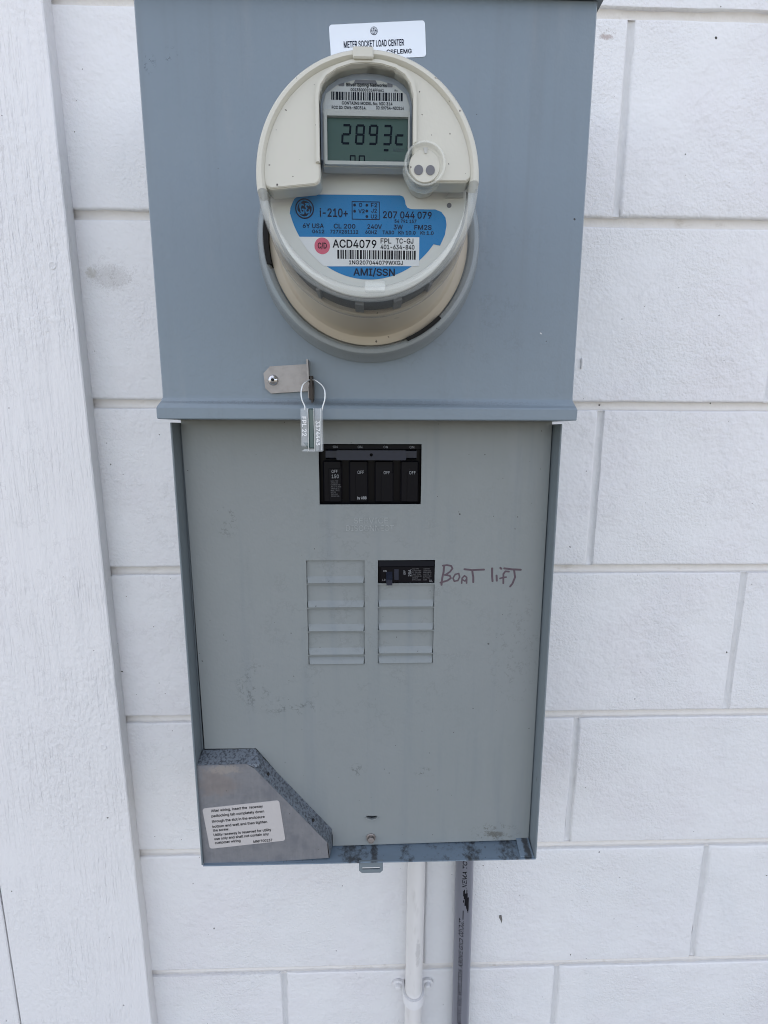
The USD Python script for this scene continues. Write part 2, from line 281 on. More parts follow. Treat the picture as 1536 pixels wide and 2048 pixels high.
M['dark_in'] = mk('dark_inner_parts', (0.020, 0.021, 0.022), 0.4)
M['grey_in'] = mk('grey_inner_parts', (0.22, 0.22, 0.21), 0.5)
M['blue'] = mk('blue_label', (0.016, 0.20, 0.46), 0.5, spec=0.2)
M['navy'] = mk('navy_print', (0.004, 0.010, 0.030), 0.6, spec=0.1)
M['white'] = mk('white_label', (0.72, 0.72, 0.71), 0.5)
M['name_white'] = mk('white_sticker', (0.80, 0.86, 0.92), 0.3)
M['nic'] = mk('grey_white_label', (0.52, 0.53, 0.52), 0.5)
M['print'] = mk('black_print', (0.010, 0.010, 0.012), 0.6, spec=0.1)
M['grey_print'] = mk('grey_print', (0.15, 0.15, 0.16), 0.5)
M['pink'] = mk('pink_dot', (0.62, 0.10, 0.16), 0.5)
M['lcd'] = mk('lcd_glass', (0.072, 0.116, 0.094), 0.3, spec=0.15)
M['segment'] = mk('lcd_segment', (0.004, 0.006, 0.007), 0.5, spec=0.05)
M['segment_faint'] = mk('lcd_faint_print', (0.035, 0.05, 0.05), 0.4)
M['black'] = mk('black_moulded_plastic', (0.0035, 0.0035, 0.005), 0.26, spec=0.12)
M['bar'] = mk('black_tie_bar', (0.010, 0.013, 0.024), 0.28, spec=0.4)  # bluish reflections painted into the base colour of the black plastic
M['void'] = mk('dark_gap', (0.006, 0.006, 0.006), 0.8)
M['pale_print'] = mk('pale_print', (0.30, 0.31, 0.32), 0.5)
M['dim_print'] = mk('dim_print', (0.12, 0.12, 0.125), 0.5)
M['marker'] = mk('purple_brown_marker', (0.085, 0.060, 0.075), 0.45)
M['sticker'] = mk('paper_sticker', (0.49, 0.468, 0.455), 0.55, bumps=[('noise', (60, 60, 60), 2, 0.0006, 0)])
M['seal'] = mk('clear_seal_plastic', (0.50, 0.52, 0.53), 0.12, clear=0.76, coat=0.6)
M['seal_core'] = mk('green_seal_core', (0.05, 0.09, 0.09), 0.2, coat=0.6)
M['seal_white'] = mk('white_seal_print', (0.85, 0.86, 0.86), 0.5)
M['pvc_white'] = mk('white_painted_conduit', (0.73, 0.715, 0.69), 0.42, bumps=[('noise', (220, 220, 40), 3, 0.0003, 0)], layers=[('blotch', (60, 60, 14), 0.56, 0.72, 0.45, (0.52, 0.5, 0.47)), ('spot', 67, 668, 7, 55, 90, 0.5, (0.42, 0.41, 0.40))])
M['pvc_grey'] = mk('grey_conduit_plastic', (0.165, 0.17, 0.195), 0.36, layers=[('blotch', (30, 30, 12), 0.5, 0.75, 0.4, (0.12, 0.125, 0.145))])
M['white_paint'] = mk('white_painted_metal', (0.76, 0.755, 0.75), 0.45, bumps=[('noise', (200, 200, 200), 3, 0.0005, 0)])
M['chip'] = mk('bare_block_chip', (0.16, 0.15, 0.14), 0.9)
M['ground'] = mk('sandy_ground', (0.20, 0.175, 0.14), 0.85, bumps=[('noise', (30, 30, 30), 4, 0.003, 0)], layers=[('blotch', (1.2, 1.2, 1.2), 0.4, 0.7, 0.5, (0.15, 0.14, 0.10))])

# ------------------------------------------------------------------ setting: ground, block wall
gm = trimesh.Trimesh(np.array([(-60, -60, 0), (60, -60, 0), (60, 60, 0), (-60, 60, 0)], float) * 1000, [(0, 1, 2), (0, 2, 3)], process=False)
keys(obj('ground', gm, M['ground']), kind='structure')

wall = thing('block_wall', 'white painted concrete block wall behind the meter and its grey enclosure', 'wall', (0, 0, 0))
JX, JZ, C = 279.0, 2032.0, 203.2            # a head joint of the third course down, a bed joint, the course height
J = 4.9                                      # half width of a joint
# solid wall behind the faces (unseen top, raised to lengthen its shadow on the ground)
obj('wall_core', cbox(-2600, 3000, -190, -10.5, -50, 3300, 2), M['block'], wall)
def wob(t, seed, amp): return (meshkit.fbm(np.stack([t * 0.035, np.full_like(t, seed * 3.7), np.zeros_like(t)], 1), 4, seed) - 0.5) * 2 * amp
def block(x0, x1, z0, z1, seed, near):
    """front face as a grid whose outline wanders a little, with rounded arrises running back into the joint"""
    nx, nz = (26, 14) if near else (3, 2)
    xs, zs = np.linspace(0, 1, nx), np.linspace(0, 1, nz)
    U, V = np.meshgrid(xs, zs)
    amp = 0.8 if near else 0.2
    L = x0 + wob(z0 + V[:, 0] * (z1 - z0), seed, amp); Rr = x1 + wob(z0 + V[:, 0] * (z1 - z0), seed + 1, amp)
    B = z0 + wob(x0 + U[0] * (x1 - x0), seed + 2, amp); T = z1 + wob(x0 + U[0] * (x1 - x0), seed + 3, amp)
    def ring(inset, d):
        X = (L[:, None] + inset) * (1 - U) + (Rr[:, None] - inset) * U
        Z = (B[None] + inset) * (1 - V) + (T[None] - inset) * V
        return X, Z, d
    X, Z, _ = ring(3.0, 0)
    pts = np.stack([X.ravel(), np.zeros(X.size), Z.ravel()], 1)
    h = (meshkit.fbm(pts * 0.03, 3, seed) - 0.5) * 0.9
    tilt = rng.normal(0, 0.35, 3)
    pts[:, 1] = h + tilt[0] + tilt[1] * (U.ravel() - 0.5) + tilt[2] * (V.ravel() - 0.5)
    f = []
    for j in range(nz - 1):
        for i in range(nx - 1):
            a = j * nx + i; f += [(a, a + 1, a + nx + 1), (a, a + nx + 1, a + nx)]
    border = [(0, i) for i in range(nx)] + [(j, nx - 1) for j in range(1, nz)] + [(nz - 1, i) for i in range(nx - 2, -1, -1)] + [(j, 0) for j in range(nz - 2, 0, -1)]
    v = [pts]; prev = [j * nx + i for j, i in border]; n0 = len(pts)
    for inset, d in ((1.3, -0.5), (0.3, -1.7), (0.0, -3.4), (0.0, -12.0)):
        X, Z, _ = ring(inset, d)
        v.append(np.array([(X[j, i], -d, Z[j, i]) for j, i in border])); cur = list(range(n0, n0 + len(border))); n0 += len(border)
        for q in range(len(border)):
            w = (q + 1) % len(border); f += [(prev[q], cur[q], cur[w]), (prev[q], cur[w], prev[w])]
        prev = cur
    return trimesh.Trimesh(np.concatenate(v), f, process=False)
k = 0
for c in range(-1, 10):                      # course c hangs below bed joint c
    z1, z0 = JZ - C * c - J, JZ - C * (c + 1) + J
    off = 0 if c % 2 == 1 else C             # c = 1: head joint on JX - 0
    for q in range(-3, 4):
        x0 = JX + q * 2 * C + (0 if c % 2 == 1 else -C); x1 = x0 + 2 * C
        if x1 < -560 or x0 > 1100: continue
        jl = 3.6
        near = x1 > -330 and x0 < 620 and z1 > 480 and z0 < 1850
        obj('concrete_block', block(x0 + jl, x1 - jl, z0, z1, 11 + 5 * k, near), M['block'], wall, smooth=40); k += 1
def joint(along, lo, hi, at, half, seed, deep=4.8):
    """concave struck joint: a gutter of mortar between two blocks"""
    n = int((hi - lo) / 6) + 2; t = np.linspace(lo, hi, n); prof = np.linspace(-1, 1, 9); v, f = [], []
    w = wob(t, seed, 0.5)
    for i in range(n):
        for s in prof:
            e = 1.0 if along == 'x' else min(1.0, min(i, n - 1 - i) / 1.5) ** 0.5
            d = -1.6 - (1 - e) - deep * e * math.sqrt(max(0, 1 - s * s)) ** 1.2 + 0.35 * math.sin(i * 1.3 + s * 2 + seed)
            c_ = at + s * (half + 1.0) + w[i]
            v.append((t[i], -d, c_) if along == 'x' else (c_, -d, t[i]))
    m = len(prof)
    for i in range(n - 1):
        for s in range(m - 1):
            a = i * m + s; f += [(a, a + m, a + m + 1), (a, a + m + 1, a + 1)] if along == 'x' else [(a, a + m + 1, a + m), (a, a + 1, a + m + 1)]
    g = trimesh.Trimesh(np.array(v), f, process=False)
    return g
mort, heads = [], []
for c in range(-1, 11): mort.append(joint('x', -560, 1500, JZ - C * c, J, c + 3))
for c in range(-1, 10):
    for q in range(-3, 5):
        x = JX + q * 2 * C + (0 if c % 2 == 1 else -C)
        if -330 < x < 1100: heads.append(joint('z', JZ - C * (c + 1) + J - 0.4, JZ - C * c - J + 0.4, x, 3.2, c * 7 + q, 3.5))
for m_ in mort + heads:                                # all gutters face the viewer
    if m_.face_normals[:, 1].mean() > 0: m_.invert()
for m_ in mort: obj('bed_joint', m_, M['mortar'], wall, smooth=60)
for m_ in heads: obj('head_joint', m_, M['head_joint'], wall, smooth=60)
obj('chipped_hole', ext(P((187, 699), (190.5, 699.5), (191.8, 692), (191.2, 685), (189.6, 690), (187.2, 695)), -1.5, 1.1), M['chip'], wall, label='dark wedge shaped chip low on the wall right of the grey conduit')
obj('paint_drip', tube([(250.3 + 0.9 * math.sin(t * 3.1), 0.6, 1478 - 13 * t) for t in np.linspace(0, 1, 8)], [0.6, 1.3, 1.5, 1.4, 1.3, 1.5, 1.4, 0.5], 8), M['white_paint'], wall, smooth=True)

# ------------------------------------------------------------------ trim boards on the left
def board(xl0, xr0, xl1, xr1, z0, z1, d1):
    """tall board whose right edge wanders very slightly; x at the bottom (0) and at the top (1)"""
    n = 150; v, f = [], []
    for i in range(n + 1):
        t = i / n; z = z0 + (z1 - z0) * t; e = (meshkit.noise(np.array([[z * 0.06, 3.1, 0.5]]), 5)[0] - 0.5) * 1.0
        l, r = xl0 + (xl1 - xl0) * t, xr0 + (xr1 - xr0) * t + e
        v += [(l, 0, z), (l, -d1 + 1.2, z), (l + 1.2, -d1, z), (r - 1.2, -d1, z), (r, -d1 + 1.0, z), (r - 2.4, 0, z)]
    for i in range(n):
        for q in range(6):
            a, b = i * 6 + q, i * 6 + (q + 1) % 6
            f += [(a, b, b + 6), (a, b + 6, a + 6)]
    for base in (0, n * 6): f += [(base, base + q, base + q + 1) for q in range(1, 5)]
    t = trimesh.Trimesh(np.array(v, float), f, process=False); trimesh.repair.fix_normals(t); return t
b1 = thing('trim_board', 'white painted wood grain board nearest to the grey meter enclosure', 'board', (-400, 0, 0))
obj('board_face', board(-499.0, -311.6, -496, -327.6, 20, 2560, 20), M['trim'], b1, smooth=35)
for nx, nz in ((-340.9, 991.9), (-340.5, 1566)):
    obj('nail_head', turn([(0, 19.6), (4.0, 19.6), (3.9, 20.4), (3.2, 20.5), (2.7, 20.1), (0, 19.9)], nx, nz, n=20), M['trim'], b1, smooth=40)
b2 = thing('trim_board', 'white painted wood grain board at the left edge beyond a narrow seam', 'board', (-650, 0, 0))
obj('board_face', board(-1060, -501.6, -1060, -498.6, 20, 2560, 19.2), M['trim'], b2, smooth=35)

# ------------------------------------------------------------------ grey enclosure
enc = thing('meter_enclosure', 'grey steel meter and breaker enclosure with open lower breaker compartment', 'electrical panel', (0, 0, 932))
def shell(parts): return trimesh.util.concatenate(parts)
# back box: back sheet, sides, bottom
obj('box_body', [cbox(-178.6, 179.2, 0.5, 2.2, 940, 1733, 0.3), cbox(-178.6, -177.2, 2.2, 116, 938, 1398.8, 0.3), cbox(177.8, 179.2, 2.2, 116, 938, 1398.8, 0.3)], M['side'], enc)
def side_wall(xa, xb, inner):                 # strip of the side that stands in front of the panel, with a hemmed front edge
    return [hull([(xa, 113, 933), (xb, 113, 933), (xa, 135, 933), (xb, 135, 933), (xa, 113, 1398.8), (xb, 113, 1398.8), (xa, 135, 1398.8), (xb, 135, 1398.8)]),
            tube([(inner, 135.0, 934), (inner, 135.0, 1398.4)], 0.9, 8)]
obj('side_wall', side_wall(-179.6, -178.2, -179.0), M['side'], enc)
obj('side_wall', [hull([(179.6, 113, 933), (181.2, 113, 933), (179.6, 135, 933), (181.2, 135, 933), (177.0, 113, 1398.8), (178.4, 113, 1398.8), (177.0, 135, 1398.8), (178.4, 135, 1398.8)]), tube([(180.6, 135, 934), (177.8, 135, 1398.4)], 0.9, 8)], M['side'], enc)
# bottom flange: top surface slopes a little to the front hem
obj('bottom_flange', [hull([(-178, 2, 936), (180.4, 2, 936), (-178, 2, 937), (180.4, 2, 937), (-178, 116, 930), (180.4, 116, 932), (-178, 116, 934.6), (180.4, 116, 938.4), (-178, 135, 932), (180.6, 135, 932.6), (-178, 135, 933.2), (180.6, 135, 933.8)]),
                      tube([(-178, 135.2, 932.6), (0, 135.2, 932.9), (180.6, 135.2, 933.2)], 0.8, 8)], M['flange'], enc, smooth=40)
obj('corner_tab', hull([(164, 118, 941.6), (177.5, 118, 941.6), (164, 134, 934.4), (179, 134, 934.4), (164, 118, 942.6), (177.5, 118, 942.6), (164, 134, 935.3), (179, 134, 935.3)]), M['flange'], enc)
# dead front panel with its openings
cells_l = [(-63.2, -4.3, a, b) for a, b in ((1240.4, 1265.2), (1214.9, 1240.0), (1189.5, 1214.5), (1163.8, 1189.1), (1153.4, 1163.4))]
cells_r = [(8.3, 66.4, a, b) for a, b in ((1240.1, 1265.2), (1215.3, 1239.7), (1190.2, 1214.9), (1164.8, 1189.8), (1153.9, 1164.4))]
plate = P((-174.9, 1058.6), (-176.8, 1404), (175.6, 1404), (178.0, 940.3), (-41.0, 936.8), (-41.0, 951), (-121.0, 1058.6))
main_open = P((-48.3, 1320.9), (50.7, 1321.3), (50.6, 1379.6), (-48.2, 1379.4))
holes = [main_open] + [rect(x0 + .45, z0 + .45, x1 - .45, z1 - .45) for x0, x1, z0, z1 in cells_l + cells_r] + [P((-4.4, 974.2), (9.0, 974.0), (7, 971.4), (2.2, 970.2), (-2.4, 971.6))]
panel = obj('dead_front_panel', ext(plate.difference(unary_union(holes)), 116.6, 118.0), M['panel'], enc)
def knockout(x0, x1, z0, z1):
    x0 += .6; x1 -= .6; z0 += .6; z1 -= .6; half = z1 - z0 < 14
    a = 6.6; D0, D1 = 115.9, 119.8
    v = [(x0, D0, z1), (x1, D0, z1), (x1, D0, z0 + a), (x0, D0, z0 + a), (x0 + 5.2, D0, z0 + a), (x1 - 5.2, D0, z0 + a), (x1 - .6, D1 - .6, z0), (x0 + .6, D1 - .6, z0), (x0 + 1.6, D1, z0 + .9), (x1 - 1.6, D1, z0 + .9), (x0, D0, z0), (x1, D0, z0)]
    f = [(0, 3, 2), (0, 2, 1), (4, 8, 9), (4, 9, 5), (3, 10, 8), (3, 8, 4), (2, 5, 9), (2, 9, 11), (8, 7, 6), (8, 6, 9), (10, 7, 8), (9, 6, 11), (10, 11, 6), (10, 6, 7)]
    return trimesh.Trimesh(np.array([(x, -d, z) for x, d, z in v]), f, process=False)
for cell in cells_l + cells_r[1:]:
    obj('knockout_plate', knockout(*cell), M['panel'], panel)
obj('embossed_lettering', [text('SERVICE', -15.1, 18.6, 1302.2, 5.6, 117.9, th=0.4), text('DISCONNECT', -22.8, 24.4, 1294.6, 5.6, 117.9, th=0.4)], M['panel_lit'], panel)
def hx(pts): return [(8.3 + (x - 538) * .163, 1265.3 - (y - 90) * .170) for x, y in pts]
hand = [([(935, 246), (938, 205), (946, 165), (948, 130)], 2.0), ([(940, 128), (965, 124), (992, 130), (1000, 146), (985, 166), (955, 186)], 1.8), ([(955, 184), (985, 190), (992, 205), (970, 220), (928, 232)], 1.9),
        ([(1040, 176), (1018, 182), (1005, 205), (1014, 224), (1036, 220), (1046, 198), (1040, 176)], 1.6), ([(1060, 236), (1062, 205), (1076, 190), (1090, 200), (1091, 236)], 1.6), ([(1064, 214), (1080, 224), (1090, 210)], 1.5),
        ([(1075, 150), (1120, 156), (1196, 153)], 2.0), ([(1124, 164), (1131, 200), (1132, 230)], 2.0), ([(1246, 146), (1248, 190), (1252, 224)], 2.1), ([(1276, 190), (1279, 222)], 2.0), ([(1298, 143), (1303, 148)], 2.2),
        ([(1352, 166), (1330, 164), (1318, 180), (1320, 238)], 1.8), ([(1298, 208), (1318, 202), (1336, 200)], 1.7), ([(1322, 146), (1370, 152), (1425, 155)], 2.1), ([(1384, 160), (1392, 200), (1378, 240), (1364, 258)], 2.0)]
obj('marker_handwriting', ext(unary_union([stroke(hx(a), w) for a, w in hand]), 118.02, 118.1), M['marker'], panel, label='handwritten words Boat Lift in purple brown marker')
obj('bolt', [turn([(0, 118), (5.2, 118), (5.2, 118.9), (4.6, 119.4), (0, 119.4)], 1.4, 946.9, n=28), turn([(0, 119.4), (4.0, 119.4), (4.0, 122.6), (3.2, 123.4), (0, 123.4)], 1.4, 946.9, n=6)], M['bolt'], panel)
obj('padlock_slot_lip', [ext(P((-5, 973), (9.6, 973), (8, 970), (2.3, 967.8), (-3.4, 970)).difference(holes[-1]), 118, 118.9), ext(P((-7, 965), (12, 965), (12, 978), (-7, 978)), 112, 113)], M['panel'], panel)
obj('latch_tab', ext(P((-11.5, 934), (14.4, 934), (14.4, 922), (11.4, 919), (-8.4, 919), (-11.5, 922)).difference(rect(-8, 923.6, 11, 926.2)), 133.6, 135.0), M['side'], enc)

# main breaker
mb = obj('main_breaker', [cbox(-49.5, 52, 96, 108, 1319, 1381, 0.5)] + [cbox(a, b, 105, 115.4, 1322.6, 1363.5, 1.3) for a, b in ((-44.9, -26.8), (-19.6, -1.0), (5.3, 23.9), (30.7, 48.5))] +
         [cbox(a + 4.5, b, 115, 116.2, 1323.4, 1352 if i else 1356, 0.4) for i, (a, b) in enumerate(((-43.7, -27.4), (-17.6, -1.8), (7.1, 23.3), (32.5, 47.9)))] + [cbox(-49, 52, 107, 111.5, 1374.2, 1379, 0.5)], M['black'], enc)
for a, b in ((-42, -29), (-17, -4), (8, 21), (33.5, 46.2)):
    obj('breaker_toggle', hull([(a, 107, 1364), (b, 107, 1364), (a, 107, 1374), (b, 107, 1374), (a + .6, 120, 1366.6), (b - .6, 120, 1366.6), (a + .6, 120, 1373), (b - .6, 120, 1373)]), M['bar'], mb)
obj('handle_tie_bar', ext(rrect(-30.8, 35.2, 1364.6, 1373.8, 1.4).difference(Point(2.2, 1369.6).buffer(1.5)), 117.6, 125.5), M['bar'], mb)
obj('breaker_lettering', [text('OFF', -36.2, -30.6, 1351.6, 3.0, 116.2), text('150', -36.2, -29.4, 1346.6, 3.4, 116.2), text('OFF', -11.2, -5.0, 1350.8, 3.0, 116.2), text('OFF', 14.2, 20.2, 1350.6, 3.0, 116.2),
     text('OFF', 39.0, 45.2, 1350.5, 3.0, 116.2), text('by ABB', -11.8, -2.6, 1326.0, 2.6, 116.2, True)] + [text('ON', x, x + 4.4, 1375.4, 2.2, 111.6) for x in (-35, -11, 14, 39.5)], M['pale_print'], mb)
obj('small_print', [text(s, -37.2, -37.2 + w, 1343.2 - 1.85 * i, 1.2, 116.2) for i, (s, w) in enumerate((('HACR TYPE', 7.2), ('120/240V', 6.8), ('COMMON TRIP', 9.2), ('AIR CU-AL WIRE', 10), ('TORQUE IN-LB', 8), ('MAX 2 POLE', 8.4), ('LISTED', 4.8), ('SWD 60HZ', 6.6), ('ISSUE NO.', 8.4)))], M['dim_print'], mb)

# branch breaker in the top right space
bb = obj('branch_breaker', [cbox(8.9, 66.0, 100, 115.5, 1240.6, 1264.9, 0.4), hull([(9.2, 112, 1258.4), (65.7, 112, 1258.4), (9.2, 118.4, 1258.4), (65.7, 118.4, 1258.4), (9.2, 112, 1264.4), (65.7, 112, 1264.4), (9.2, 116.6, 1264), (65.7, 116.6, 1264)]),
         cbox(11.4, 65.4, 112, 117.6, 1241.0, 1258.0, 0.5)], M['black'], enc)
obj('breaker_toggle', hull([(16.6, 116, 1241.5), (23.4, 116, 1241.5), (16.6, 116, 1254), (23.4, 116, 1254), (17.2, 124.5, 1240.6), (22.8, 124.5, 1240.6), (17.2, 124.5, 1246), (22.8, 124.5, 1246)]), M['bar'], bb)
obj('toggle_window', ext(rrect(25.0, 29.6, 1244.0, 1255.2, 0.6), 117.4, 118.0), M['bar'], bb)
lines = [text(s, 43.2 + (i % 2) * 11.2, 43.2 + (i % 2) * 11.2 + w, 1255.0 - 1.9 * (i // 2), 1.15, 117.65) for i, (s, w) in enumerate((('HACR TYPE', 6.5), ('LISTED', 6.4), ('120/240V', 9), ('CIRCUIT', 7.6), ('AL-CU WIRE', 9), ('BREAKER', 8), ('LOAD TERM', 8.4), ('60/75 C', 8), ('TORQUE', 9.4), ('SWD 10KA', 8.2), ('ISSUE', 6), ('NO 2 POLE', 7), ('ENCLOSED', 9), ('AIR', 3.6)))]
for t_ in (text('ON', 13.8, 17.4, 1252.6, 1.7, 117.65), text('OFF', 36.6, 36.6 + 4.6, 1249.6, 2.2, 117.65, turn_deg=90), text('20A', 42.2, 42.2 + 7.0, 1247.8, 2.9, 117.65, turn_deg=90), text('UL', 60.5, 64, 1242.0, 2.2, 117.65), text('LR', 13.4, 16.2, 1243.0, 2.2, 117.65)): obj('breaker_lettering', t_, M['pale_print'], bb)
obj('small_print', lines, M['dim_print'], bb)

# raceway cover at the bottom left with its sticker
F = 133.0
front = P((-179.2, 1050.4), (-127.5, 1051.4), (-119.4, 1046.0), (-44.4, 954.5), (-43.0, 937.0), (-177.8, 929.6))
rc = obj('raceway_cover', ext(front, F - 1.0, F), M['galv'], enc, label='bare galvanised corner cover, tan stained near its top edge')
def strip(a, b, back_a, back_b, t=0.9):       # bent flange from the front edge a-b back to the panel
    a, b, A, B = (np.array(q, float) for q in (a, b, back_a, back_b))
    n = np.cross([b[0] - a[0], 0, b[2] - a[2]], [0, 1, 0]); n = n / np.linalg.norm(n) * t
    return hull([tuple(q) for q in (a, b, A, B)] + [tuple(q + np.array([n[0], 0, n[2]]) * 0.0 + np.array([0, -0.9, -0.9])) for q in (a, b, A, B)])
obj('top_flange', [strip((-179.0, F, 1050.6), (-127.3, F, 1051.6), (-176.4, 118.2, 1057.6), (-126.5, 118.2, 1058.2)), hull([(-127.2, F - .3, 1051.4), (-114, F - 4, 1047.6), (-126.4, 118.2, 1058.2), (-121.6, 118.2, 1058.4), (-114, 118.2, 1048.6), (-119, F - 1, 1046.2), (-124, 118.2, 1050)])], M['galv_dark'], rc)
sl = [(-119.6, F - .2, 1046.2), (-44.6, F - .2, 954.7), (-114.4, 118.2, 1048.2), (-41.6, 118.2, 958.4)]
obj('sloping_flange', [hull(sl + [(x - 1.2, d, z - 1.2) for x, d, z in sl]), hull([(-44.8, F, 955.2), (-43.2, F, 937), (-41.8, 118.2, 958.6), (-41.6, 118.2, 938), (-45.6, F, 954.5), (-44.2, F, 937), (-42.6, 118.2, 958), (-42.4, 118.2, 938)])], M['galv_dark'], rc)
for fx in (0.14, 0.76):
    c = np.array(sl[0]) * (1 - fx) + np.array(sl[1]) * fx; e = np.array(sl[2]) * (1 - fx) + np.array(sl[3]) * fx; c = c * 0.6 + e * 0.4
    h_ = trimesh.creation.icosphere(subdivisions=2, radius=1.5); h_.vertices = h_.vertices * [1, 1, 1.3] + np.array([c[0] + .3, -c[1], c[2] + .3])
    obj('rivet_hole', h_, M['void'], rc, smooth=True)
st = rrect(-40.5, 40.5, -24.6, 24.6, 3)
def on_sticker(g): return affinity.translate(affinity.rotate(g, 6.0, origin=(0, 0)), -132.9, 979.9)
obj('instruction_sticker', ext(on_sticker(st), F, F + 0.25), M['sticker'], rc)
tl = (('After wiring, insert the  raceway', -166.6, -112.1, 995.8), ('padlocking tab completely down', -166.6, -111.0, 989.6), ('through the slot in the enclosure', -166.6, -110.7, 983.1), ('bottom end wall and then tighten', -166.2, -108.3, 976.8), ('the screw.', -166.0, -148.8, 972.2),
      ('Utility raceway is reserved for utility', -165.6, -104.3, 966.7), ('use only and shall not contain any', -165.1, -107.1, 961.9), ('customer wiring', -164.8, -137.4, 957.0), ('MNP700237', -124.0, -103.7, 957.6))
obj('sticker_print', [text(s, a, b, z, 2.9, F + 0.26, True, turn_deg=5.0) for s, a, b, z in tl], M['print'], rc)

# upper cover: closed pan with a flared drip lip at its foot and a hood on top
def loft(secs):
    v, f = [], []
    for x0, x1, d0, d1, z, cc in secs: v += [(x0, -d0, z), (x0, -d1 + cc, z), (x0 + cc, -d1, z), (x1 - cc, -d1, z), (x1, -d1 + cc, z), (x1, -d0, z)]
    n = len(secs)
    for i in range(n - 1):
        for q in range(6):
            a, b = i * 6 + q, i * 6 + (q + 1) % 6; f += [(a, b, b + 6), (a, b + 6, a + 6)]
    for base in (0, (n - 1) * 6): f += [(base, base + q, base + q + 1) for q in range(1, 5)]
    t = trimesh.Trimesh(np.array(v, float), f, process=False); trimesh.repair.fix_normals(t); return t
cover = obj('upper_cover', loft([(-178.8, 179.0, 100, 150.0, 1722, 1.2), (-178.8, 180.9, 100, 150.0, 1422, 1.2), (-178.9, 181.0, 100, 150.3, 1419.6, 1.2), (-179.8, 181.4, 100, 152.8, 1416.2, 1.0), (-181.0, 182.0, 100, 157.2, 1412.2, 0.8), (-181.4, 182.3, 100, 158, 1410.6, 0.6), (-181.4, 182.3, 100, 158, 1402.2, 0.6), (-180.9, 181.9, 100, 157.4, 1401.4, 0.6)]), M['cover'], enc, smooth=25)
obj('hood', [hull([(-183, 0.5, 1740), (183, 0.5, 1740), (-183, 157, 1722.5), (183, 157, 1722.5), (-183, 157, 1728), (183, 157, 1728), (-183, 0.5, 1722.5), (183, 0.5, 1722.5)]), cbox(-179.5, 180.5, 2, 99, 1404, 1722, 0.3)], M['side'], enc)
nl = affinity.translate(affinity.rotate(rrect(-37.3, 37.3, -12.3, 12.3, 2.4), 3.6, origin=(0, 0)), 7.6, 1691.6)
lab = obj('name_sticker', ext(nl, 150.02, 150.25), M['name_white'], enc)
def emblem(cx, cz, r, d, th=0.12):
    """round monogram: dark disc with a thin pale ring, scroll work and two script letters"""
    ring = Point(cx, cz).buffer(r * .86, quad_segs=10).difference(Point(cx, cz).buffer(r * .76, quad_segs=10)); s = []
    for a in range(4):
        q = math.radians(45 + 90 * a); s.append(stroke([(cx + r * (.80 - .30 * t) * math.cos(q + 1.1 * t - .5), cz + r * (.80 - .30 * t) * math.sin(q + 1.1 * t - .5)) for t in np.linspace(0, 1, 6)], r * .09))
    Gc = [(cx - r * .10, cz + r * .34), (cx - r * .32, cz + r * .42), (cx - r * .46, cz + r * .12), (cx - r * .36, cz - r * .34), (cx - r * .10, cz - r * .40), (cx - r * .06, cz - r * .08), (cx - r * .24, cz - r * .06)]
    Ec = [(cx + r * .44, cz + r * .32), (cx + r * .24, cz + r * .44), (cx + r * .10, cz + r * .22), (cx + r * .26, cz + r * .04), (cx + r * .10, cz - r * .16), (cx + r * .20, cz - r * .42), (cx + r * .46, cz - r * .30)]
    return ext(Point(cx, cz).buffer(r, quad_segs=12), d, d + th), ext(unary_union([ring, stroke(Gc, r * .13), stroke(Ec, r * .13)] + s), d + th, d + 2 * th)
e0, e1 = emblem(4.6, 1698.2, 2.8, 150.26)
obj('sticker_print', [e0, text('METER SOCKET LOAD CENTER', -18.8, 28.2, 1686.3, 4.2, 150.26, True, turn_deg=3.2), text('CSFLEMG', 14.5, 34.2, 1682.7, 2.9, 150.26, True, turn_deg=3.2)], M['navy'], lab)
obj('emblem_lines', e1, M['name_white'], lab)
# dents near the top left edge of the cover
# ------------------------------------------------------------------ hasp and seal
hp = obj('lock_hasp', [ext(P((-90.4, 1440.5), (-84.8, 1446.2), (-51.6, 1448.4), (-51.6, 1425.8), (-84.6, 1423.6), (-89.4, 1428.0)), 150.4, 152.0),
     ext(P((-52.6, 1451.5), (-51.2, 1451.5), (-50.2, 1419.5), (-51.6, 1419.5)), 150.4, 159.0).difference(trimesh.creation.box(extents=(8, 3.2, 13), transform=trimesh.transformations.translation_matrix((-51.5, -155.8, 1433))), engine='manifold')], M['steel'], enc)
obj('hasp_bolt', [turn([(0, 152), (4.6, 152), (4.4, 152.7), (3.4, 154.2), (1.5, 154.8), (1.4, 153.6), (0, 153.6)], -82.3, 1434.8, n=28)], M['chrome'], hp, smooth=40)
obj('bolt_socket', turn([(0, 153.4), (1.45, 153.4), (1.45, 154.0), (0, 154.0)], -82.3, 1434.8, n=6), M['void'], hp)
obj('lock_barrel', [tube([(-49.4, 155.5, 1437.5), (-49.0, 157.5, 1428), (-48.6, 158.5, 1418)], [2.2, 2.8, 2.2], 12), hull([(-49.6, 150.4, 1438), (-48.2, 150.4, 1438), (-49.2, 163, 1436), (-48.0, 163, 1436), (-49.0, 150.4, 1417.6), (-47.6, 150.4, 1417.6), (-48.6, 162, 1415.4), (-47.4, 162, 1415.4)])], M['barrel'], hp)
seal = thing('seal_tag', 'clear plastic utility seal tag on a wire loop hanging from the steel hasp', 'seal', (-48, 165, 1374))
